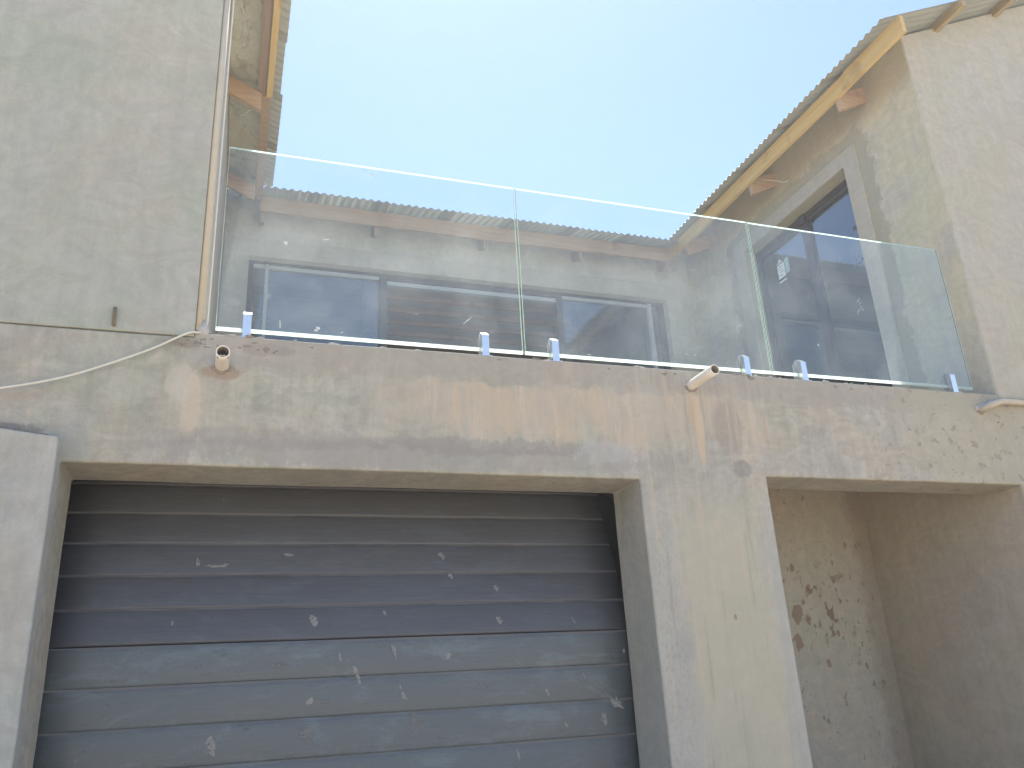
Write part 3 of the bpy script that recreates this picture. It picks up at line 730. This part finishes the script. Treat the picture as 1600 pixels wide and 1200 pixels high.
# back: five lights; the middle one stands open
bd = bpy.data.objects.new("sliding_door", None); COL.objects.link(bd); bd.location = (2.33, YB + .08, ZT); setp(bd, house)
bd['label'] = "long glazed sliding door of the back wall with its middle open"
y0, y1 = YB + 0.075, YB + 0.135
frame_bars([(bx0 + .002, bx1 - .002, y0, y1, bzt - 0.030, bzt - .002), (bx0 + .002, bx0 + 0.045, y0, y1, ZT, bzt - 0.032), (bx1 - 0.06, bx1 - .002, y0, y1, ZT, bzt - 0.032), (bx0 + .047, bx1 - .062, y0, y1, ZT, ZT + 0.04)], M_ALU, bd)
mull = [(0.190, 0.222, M_ALUL), (1.325, 1.400, M_ALU), (3.290, 3.352, M_ALU), (4.420, 4.462, M_ALUL)]
for a, b, mt in mull: frame_bars([(a, b, y0 - 0.012, y1 - .004, ZT + .042, bzt - 0.032)], mt, bd, "stile")
for a, b in ((0.077, 0.188), (0.224, 1.323), (3.354, 4.418)):
    frame_bars([(a, b, y0 + .004, y1 - .006, bzt - 0.072, bzt - 0.034)], M_ALUL, bd, "rail")
frame_bars([(1.402, 3.288, y0 + .012, y1 + .01, bzt - 0.115, bzt - 0.070)], M_ALUL, bd, "rail")
frame_bars([(1.402, 3.288, y0 - .002, y1 + .01, bzt - 0.066, bzt - 0.034)], M_ALU, bd, "rail")
frame_bars([(1.150, 1.195, y1 - .02, y1 + .02, ZT + .042, bzt - 0.074)], M_ALU, bd, "stile")
frame_bars([(3.50, 3.545, y1 - .02, y1 + .02, ZT + .042, bzt - 0.074)], M_ALU, bd, "stile")
for a, b in ((0.077, 0.188), (0.224, 1.323), (3.354, 4.418), (4.464, 4.566)):
    bm = bmesh.new(); box(bm, a, b, y0 + 0.028, y0 + 0.033, ZT + .042, bzt - 0.074); obj("pane", bm, M_PANE, bd)
# right wing
rd = bpy.data.objects.new("sliding_door", None); COL.objects.link(rd); rd.location = (XR + .14, 1.66, ZT); setp(rd, house)
rd['label'] = "dark glazed sliding door of the right wing with a white sticker"
x0, x1 = XR + 0.125, XR + 0.185
frame_bars([(x0, x1, dy0 + .002, dy1 - .002, dzt - 0.055, dzt - .002), (x0, x1, dy0 + .002, dy0 + .05, ZT, dzt - .057), (x0, x1, dy1 - .05, dy1 - .002, ZT, dzt - .057), (x0, x1, dy0 + .052, dy1 - .052, ZT, ZT + .045)], M_ALU, rd)
frame_bars([(x0 + .004, x1 - .004, 1.59, 1.70, ZT + .047, dzt - .057)], M_ALU, rd, "stile")
frame_bars([(x0 - .03, x0, 1.60, 1.68, dzt - 0.10, dzt - 0.02)], M_ALU, rd, "latch")
frame_bars([(x0 + .004, x1 - .004, dy0 + .052, 1.588, dzt - .10, dzt - .059)], M_ALU, rd, "rail")
frame_bars([(x0 + .004, x1 - .004, 1.702, dy1 - .052, dzt - .10, dzt - .059)], M_ALU, rd, "rail")
panes = []
for a, b in ((dy0 + .052, 1.588), (1.702, dy1 - .052)):
    bm = bmesh.new(); box(bm, x0 + .026, x0 + .031, a, b, ZT + .047, dzt - .102); panes.append(obj("pane", bm, M_PANED, rd))
# sticker on the far pane (print too small to read: plain bars)
bm = bmesh.new(); xs = x0 + .0245
def quad(bm, y_a, y_b, z_a, z_b, x, mi): box(bm, x - .0006, x, y_a, y_b, z_a, z_b, mi)
quad(bm, 2.055, 2.165, 5.33, 5.48, xs, 0); quad(bm, 2.055, 2.165, 5.285, 5.303, xs, 0); quad(bm, 1.985, 2.045, 5.34, 5.50, xs, 2); quad(bm, 2.07, 2.16, 5.492, 5.505, xs, 0); quad(bm, 2.10, 2.13, 5.51, 5.53, xs, 0)
for k, (a, b) in enumerate(((2.08, 2.15), (2.09, 2.15), (2.07, 2.13), (2.10, 2.15))): quad(bm, a, b, 5.45 - .03 * k, 5.456 - .03 * k, xs - .0008, 1)
obj("sticker", bm, [M_PAPER, M_INK, M_TEAL], rd)
# chalky smears on the near pane
for (cy, cz, ry, rz, sd_) in ((1.21, 4.60, .04, .075, 3), (1.05, 5.28, .03, .02, 5), (1.10, 4.98, .05, .04, 6)):
    bm = bmesh.new(); rnd = random.Random(sd_)
    for i in range(9):
        cyy, czz = cy + rnd.uniform(-ry, ry), cz + rnd.uniform(-rz, rz); k = 8
        ring = [bm.verts.new((xs, cyy + math.cos(a * math.tau / k) * rnd.uniform(.003, .014), czz + math.sin(a * math.tau / k) * rnd.uniform(.006, .022))) for a in range(k)]
        bm.faces.new(ring)
    obj("plaster_smear", bm, simple("smear%d" % sd_, (0.36, 0.40, 0.41) if sd_ == 3 else (0.16, 0.19, 0.21), 0.9), rd)

# ------------------------------------------------------------------ glass balustrade
bal = thing("glass_balustrade", "frameless glass balustrade of three clear panels on steel spigots along the terrace edge", "balustrade", (2.35, 0.06, ZT))
GY0, GY1 = 0.054, 0.066
def panel(xa, xb, za, zb):
    R = 0.0025; RB = 0.017  # deep bottom rim draws the bright line of light under the panel
    bm = bmesh.new(); box(bm, xa + R, xb - R, GY0 + .0005, GY1 - .0005, za + RB, zb - R)
    # front and back faces only: the polished rim closes the panel
    for f in [f for f in bm.faces if abs(f.normal.y) < .5]: pass
    bm.normal_update()
    bmesh.ops.delete(bm, geom=[f for f in bm.faces if abs(f.normal.y) < .5], context='FACES_ONLY')
    p = obj("glass_panel", bm, M_GLASS, bal)
    bm = bmesh.new()
    box(bm, xa, xb, GY0, GY1, za, za + RB); box(bm, xa, xb, GY0, GY1, zb - .0008, zb); box(bm, xa, xb, GY0, GY0 + .003, zb - R, zb - .001); box(bm, xa, xb, GY1 - .002, GY1, zb - .0018, zb - .001)
    for u, w_ in ((xa, 1), (xb, -1)):
        lo_, hi_ = sorted((u, u + w_ * .0012)); box(bm, lo_, hi_, GY0 + .0022, GY1 - .0022, za + RB, zb - R, 1)
        lo_, hi_ = sorted((u, u + w_ * .0022)); box(bm, lo_, hi_, GY0, GY0 + .002, za + RB, zb - R); box(bm, lo_, hi_, GY1 - .002, GY1, za + RB, zb - R)
    obj("polished_rim", bm, [M_RIM, M_SIDE], p)
panel(-0.123, 1.522, 3.372, 4.470); panel(1.534, 3.182, 3.372, 4.470); panel(3.190, 4.815, 3.372, 4.468)
def spigot_mesh():
    bm = bmesh.new(); hw = 0.0205
    # two cheeks with chamfered tops clamp the glass above a solid foot
    for ya, yb, s in ((0.018, 0.0535, 1), (0.0665, 0.100, -1)):
        v = box(bm, -hw, hw, ya, yb, 0.026, 0.156)
        for q in v:
            if q.co.z > .1:
                outer = (q.co.y < 0.03) if s == 1 else (q.co.y > 0.09)
                if outer: q.co.z -= 0.026
    box(bm, -hw, hw, 0.018, 0.100, 0.004, 0.0255)
    bevel_all(bm, 0.004, 2)
    b2 = box(bm, -0.034, 0.034, 0.010, 0.108, 0.0, 0.0038)
    return bm
sp0 = obj("spigot", spigot_mesh(), M_STEEL)
for i, x in enumerate((0.027, 1.289, 1.706, 2.981, 3.402, 4.620)):
    s = sp0 if i == 0 else sp0.copy()
    if i: COL.objects.link(s)
    s.location = (x, 0, ZT + 0.0005); s.rotation_euler = (0, 0, random.uniform(-.03, .03)); setp(s, bal)

# dried splashes on the glass
M_GSPL = simple("dried_splash", (0.62, 0.64, 0.63), 0.9)
panels = [c for c in bal.children if c.name.startswith("glass_panel")]
for i, (x, z, rx, rz, a, pi) in enumerate(((0.19, 3.43, .003, .022, .1, 0), (0.385, 3.425, .011, .009, 0, 0), (0.372, 3.412, .008, .006, 0, 0), (0.505, 3.412, .006, .004, 0, 0),
        (0.66, 4.42, .011, .006, .3, 0), (0.68, 4.402, .007, .004, 0, 0), (0.63, 4.43, .005, .003, 0, 0), (0.20, 3.91, .012, .010, .4, 0), (0.41, 3.96, .016, .004, .2, 0),
        (1.62, 3.94, .004, .004, 0, 1), (1.93, 3.40, .014, .002, -.1, 1), (2.64, 3.455, .006, .003, 0, 1), (2.58, 3.457, .006, .003, 0, 1), (1.20, 3.55, .003, .03, -.8, 0), (3.58, 3.60, .004, .012, .2, 2))):
    bm = bmesh.new(); splash(bm, (x, 0.0538, z), nv, rx, rz, a, 90 + i); obj("dried_splash", bm, M_GSPL, panels[pi])

# ------------------------------------------------------------------ pipes, cable, bits
def pipe(label, base, tip, r, mats, elbow=None):
    t = thing("drain_pipe", label, "pipe", base, "drain pipes sticking out of the wall under the ledge")
    bm = bmesh.new(); pts = [Vector(base) + (Vector(base) - Vector(tip)).normalized() * 0.04] + [Vector(base).lerp(Vector(tip), k / 4) for k in range(5)]
    if elbow: pts = spline(pts[:-1] + elbow, 5)
    A = tube(bm, pts, r, 20, cap=False); B = tube(bm, pts, r - 0.005, 20, cap=False, mi=1)
    for X, Y in ((A[-1], B[-1]), (A[0], B[0])):
        for k in range(20): bm.faces.new((X[k], X[(k + 1) % 20], Y[(k + 1) % 20], Y[k]))
    f = bm.faces.new(B[1]); f.material_index = 1
    obj("pipe_body", bm, mats, t)
    bm = bmesh.new()
    for i in range(7):
        a = -0.3 - i * 0.42 + random.uniform(-.15, .15)
        lump(bm, (base[0] + math.cos(a) * (r + .006), -0.002, base[2] + math.sin(a) * (r + .006)), random.uniform(.008, .018), 0.004, random.uniform(.006, .013), i + base[0], 2)
    obj("mortar_collar", bm, M_MORTD, t)
    return t
p1 = pipe("short cream drain pipe poking out below the left end of the balustrade", (-0.077, 0, 3.160), (-0.074, -0.185, 3.157), 0.032, [M_PVC, M_PVCIN])
bm = bmesh.new()
for i in range(6): lump(bm, (-0.092 + .008 * i, -0.165, 3.137 + .003 * (i % 2)), .008, .02, .006, i, 2)
obj("rubble_in_mouth", bm, M_MORT, p1)
pipe("long cream drain pipe slanting out of the wall above the column", (2.548, 0, 3.230), (2.556, -0.255, 3.236), 0.030, [M_PVC, M_PVCIN])
p3 = pipe("plaster covered drain pipe bending along the wall at the far right ledge", (4.77, 0, 3.205), (4.77, -0.05, 3.205), 0.021, [M_PVCD, M_PVCIN],
          elbow=[Vector((4.785, -0.07, 3.212)), Vector((4.83, -0.085, 3.228)), Vector((4.90, -0.075, 3.246)), Vector((5.03, -0.04, 3.262)), Vector((5.6, -0.03, 3.268))])
bm = bmesh.new()
for i in range(14):
    lump(bm, (4.74 + .018 * i, -0.004, 3.215 + .0045 * i + random.uniform(-.008, .008)), .022, .012, .020, i, 2)
obj("mortar_fillet", bm, M_MORT, p3)

# mortar crumbs along the ledge
for (x, z, s) in ((1.36, 3.302, .012), (1.72, 3.296, .012), (2.02, 3.298, .014), (2.38, 3.292, .016), (2.45, 3.296, .012), (2.975, 3.306, .022), (0.0, 3.26, .012), (0.35, 3.29, .010), (3.6, 3.29, .014), (3.72, 3.285, .010), (-0.2, 3.27, .018), (-0.16, 3.25, .014), (-0.26, 3.255, .018), (4.9, 3.12, .012)):
    bm = bmesh.new(); lump(bm, (x, 0.001, z), s * random.uniform(.7, 1.3), .005, s * random.uniform(.25, .5), x * 3, 2, 1.1)
    obj("mortar_crumb", bm, M_MORTD, house)

rl = random.Random(11)
for k in range(26):
    x = rl.choice((rl.uniform(-0.2, 0.3), rl.uniform(0.3, 4.9), rl.uniform(1.2, 3.2)))
    bm = bmesh.new(); lump(bm, (x, rl.uniform(0.004, .02), ZT + .001), rl.uniform(.010, .030), rl.uniform(.008, .014), rl.uniform(.003, .008), k, 2, .9)
    obj("mortar_crumb", bm, M_MORT if k % 3 else M_MORTD, house)
for k in range(16):
    bm = bmesh.new(); lump(bm, (rl.uniform(-0.32, 0.22), 0.001, rl.uniform(3.245, 3.30)), rl.uniform(.006, .018), .004, rl.uniform(.003, .008), 40 + k, 2, 1.0)
    obj("mortar_crumb", bm, M_MORTD, house)

# corner pipe and cable
bm = bmesh.new(); tube(bm, [(-0.197, 0.018, ZT + .01), (-0.197, 0.018, 6.2)], 0.0185, 14)
t = obj("conduit_pipe", bm, M_PVCD); tag(t, "cream conduit pipe running up the corner of the left wing", "pipe")
bm = bmesh.new()
tube(bm, spline([(-0.163, 0.05, 6.1), (-0.164, 0.05, 5.0), (-0.163, 0.05, 4.2), (-0.162, 0.045, 3.55), (-0.165, 0.03, 3.38), (-0.19, -0.005, 3.325), (-0.246, -0.024, 3.307), (-0.39, -0.03, 3.214), (-0.549, -0.035, 3.129), (-0.752, -0.04, 3.036), (-0.998, -0.05, 2.962), (-1.3, -0.06, 2.91), (-1.7, -0.06, 2.89)], 6), 0.0055, 8)
t = obj("cable", bm, M_CABLE); tag(t, "white cable sagging across the left wall from the corner of the wing", "cable")
bm = bmesh.new(); lump(bm, (-0.175, 0.012, ZT + .02), .03, .025, .045, 2, 3)
for v in bm.verts: v.co.x = -0.175 + (v.co.x + .175) * max(.35, 1 - (v.co.z - ZT) * 9)
obj("mortar_lump", bm, M_MORT, house)
bm = bmesh.new(); tube(bm, [(-0.577, 0.02, 3.325), (-0.577, -0.012, 3.327), (-0.5775, -0.018, 3.345), (-0.5785, -0.018, 3.414)], 0.008, 8)
t = obj("iron_rod", bm, M_RUST); tag(t, "short rusty iron rod sticking up from the floor joint of the left wall", "rod")
# loose wires under the eaves
def wire(label, pts, r=0.004):
    bm = bmesh.new(); tube(bm, spline(pts, 6), r, 6); tag(obj("loose_wire", bm, M_CABLE), label, "wire", "loose wires under the eaves")
wire("loose white wire hanging under the eave of the right wing", [(4.66, 1.93, 6.19), (4.70, 1.90, 6.22), (4.80, 1.80, 6.22), (4.88, 1.68, 6.15), (4.93, 1.62, 6.10), (4.96, 1.58, 6.10)])
wire("loose white wire under the left eave beside the rafter", [(0.02, 2.03, 6.30), (-0.05, 2.06, 6.28), (-0.09, 2.10, 6.26), (-0.13, 2.12, 6.27), (-0.20, 2.14, 6.38)], 0.005)
wire("loose white wire curling under the left eave at the top edge of the photo", [(-0.20, 0.90, 6.40), (-0.15, 0.93, 6.32), (-0.125, 0.98, 6.28), (-0.12, 1.03, 6.30), (-0.13, 1.06, 6.36)], 0.005)

# ------------------------------------------------------------------ added haze box imitating the veil of lens flare
bm = bmesh.new(); box(bm, -70, 70, -70, 70, -1.0, 9.5)
hz = obj("haze", bm, []); tag(hz, "added haze standing in for lens flare between the camera and the house", "haze", kind='stuff')
hm = bpy.data.materials.new("flare_veil"); hm.use_nodes = True; ht = hm.node_tree
for n in list(ht.nodes):
    if n.type == 'BSDF_PRINCIPLED': ht.nodes.remove(n)
pv = ht.nodes.new("ShaderNodeVolumePrincipled"); pv.inputs['Color'].default_value = (0.95, 0.96, 0.97, 1)
pv.inputs['Density'].default_value = 0.0050; pv.inputs['Anisotropy'].default_value = 0.55
ht.links.new(pv.outputs[0], ht.nodes["Material Output"].inputs['Volume'])
hz.data.materials.append(hm)
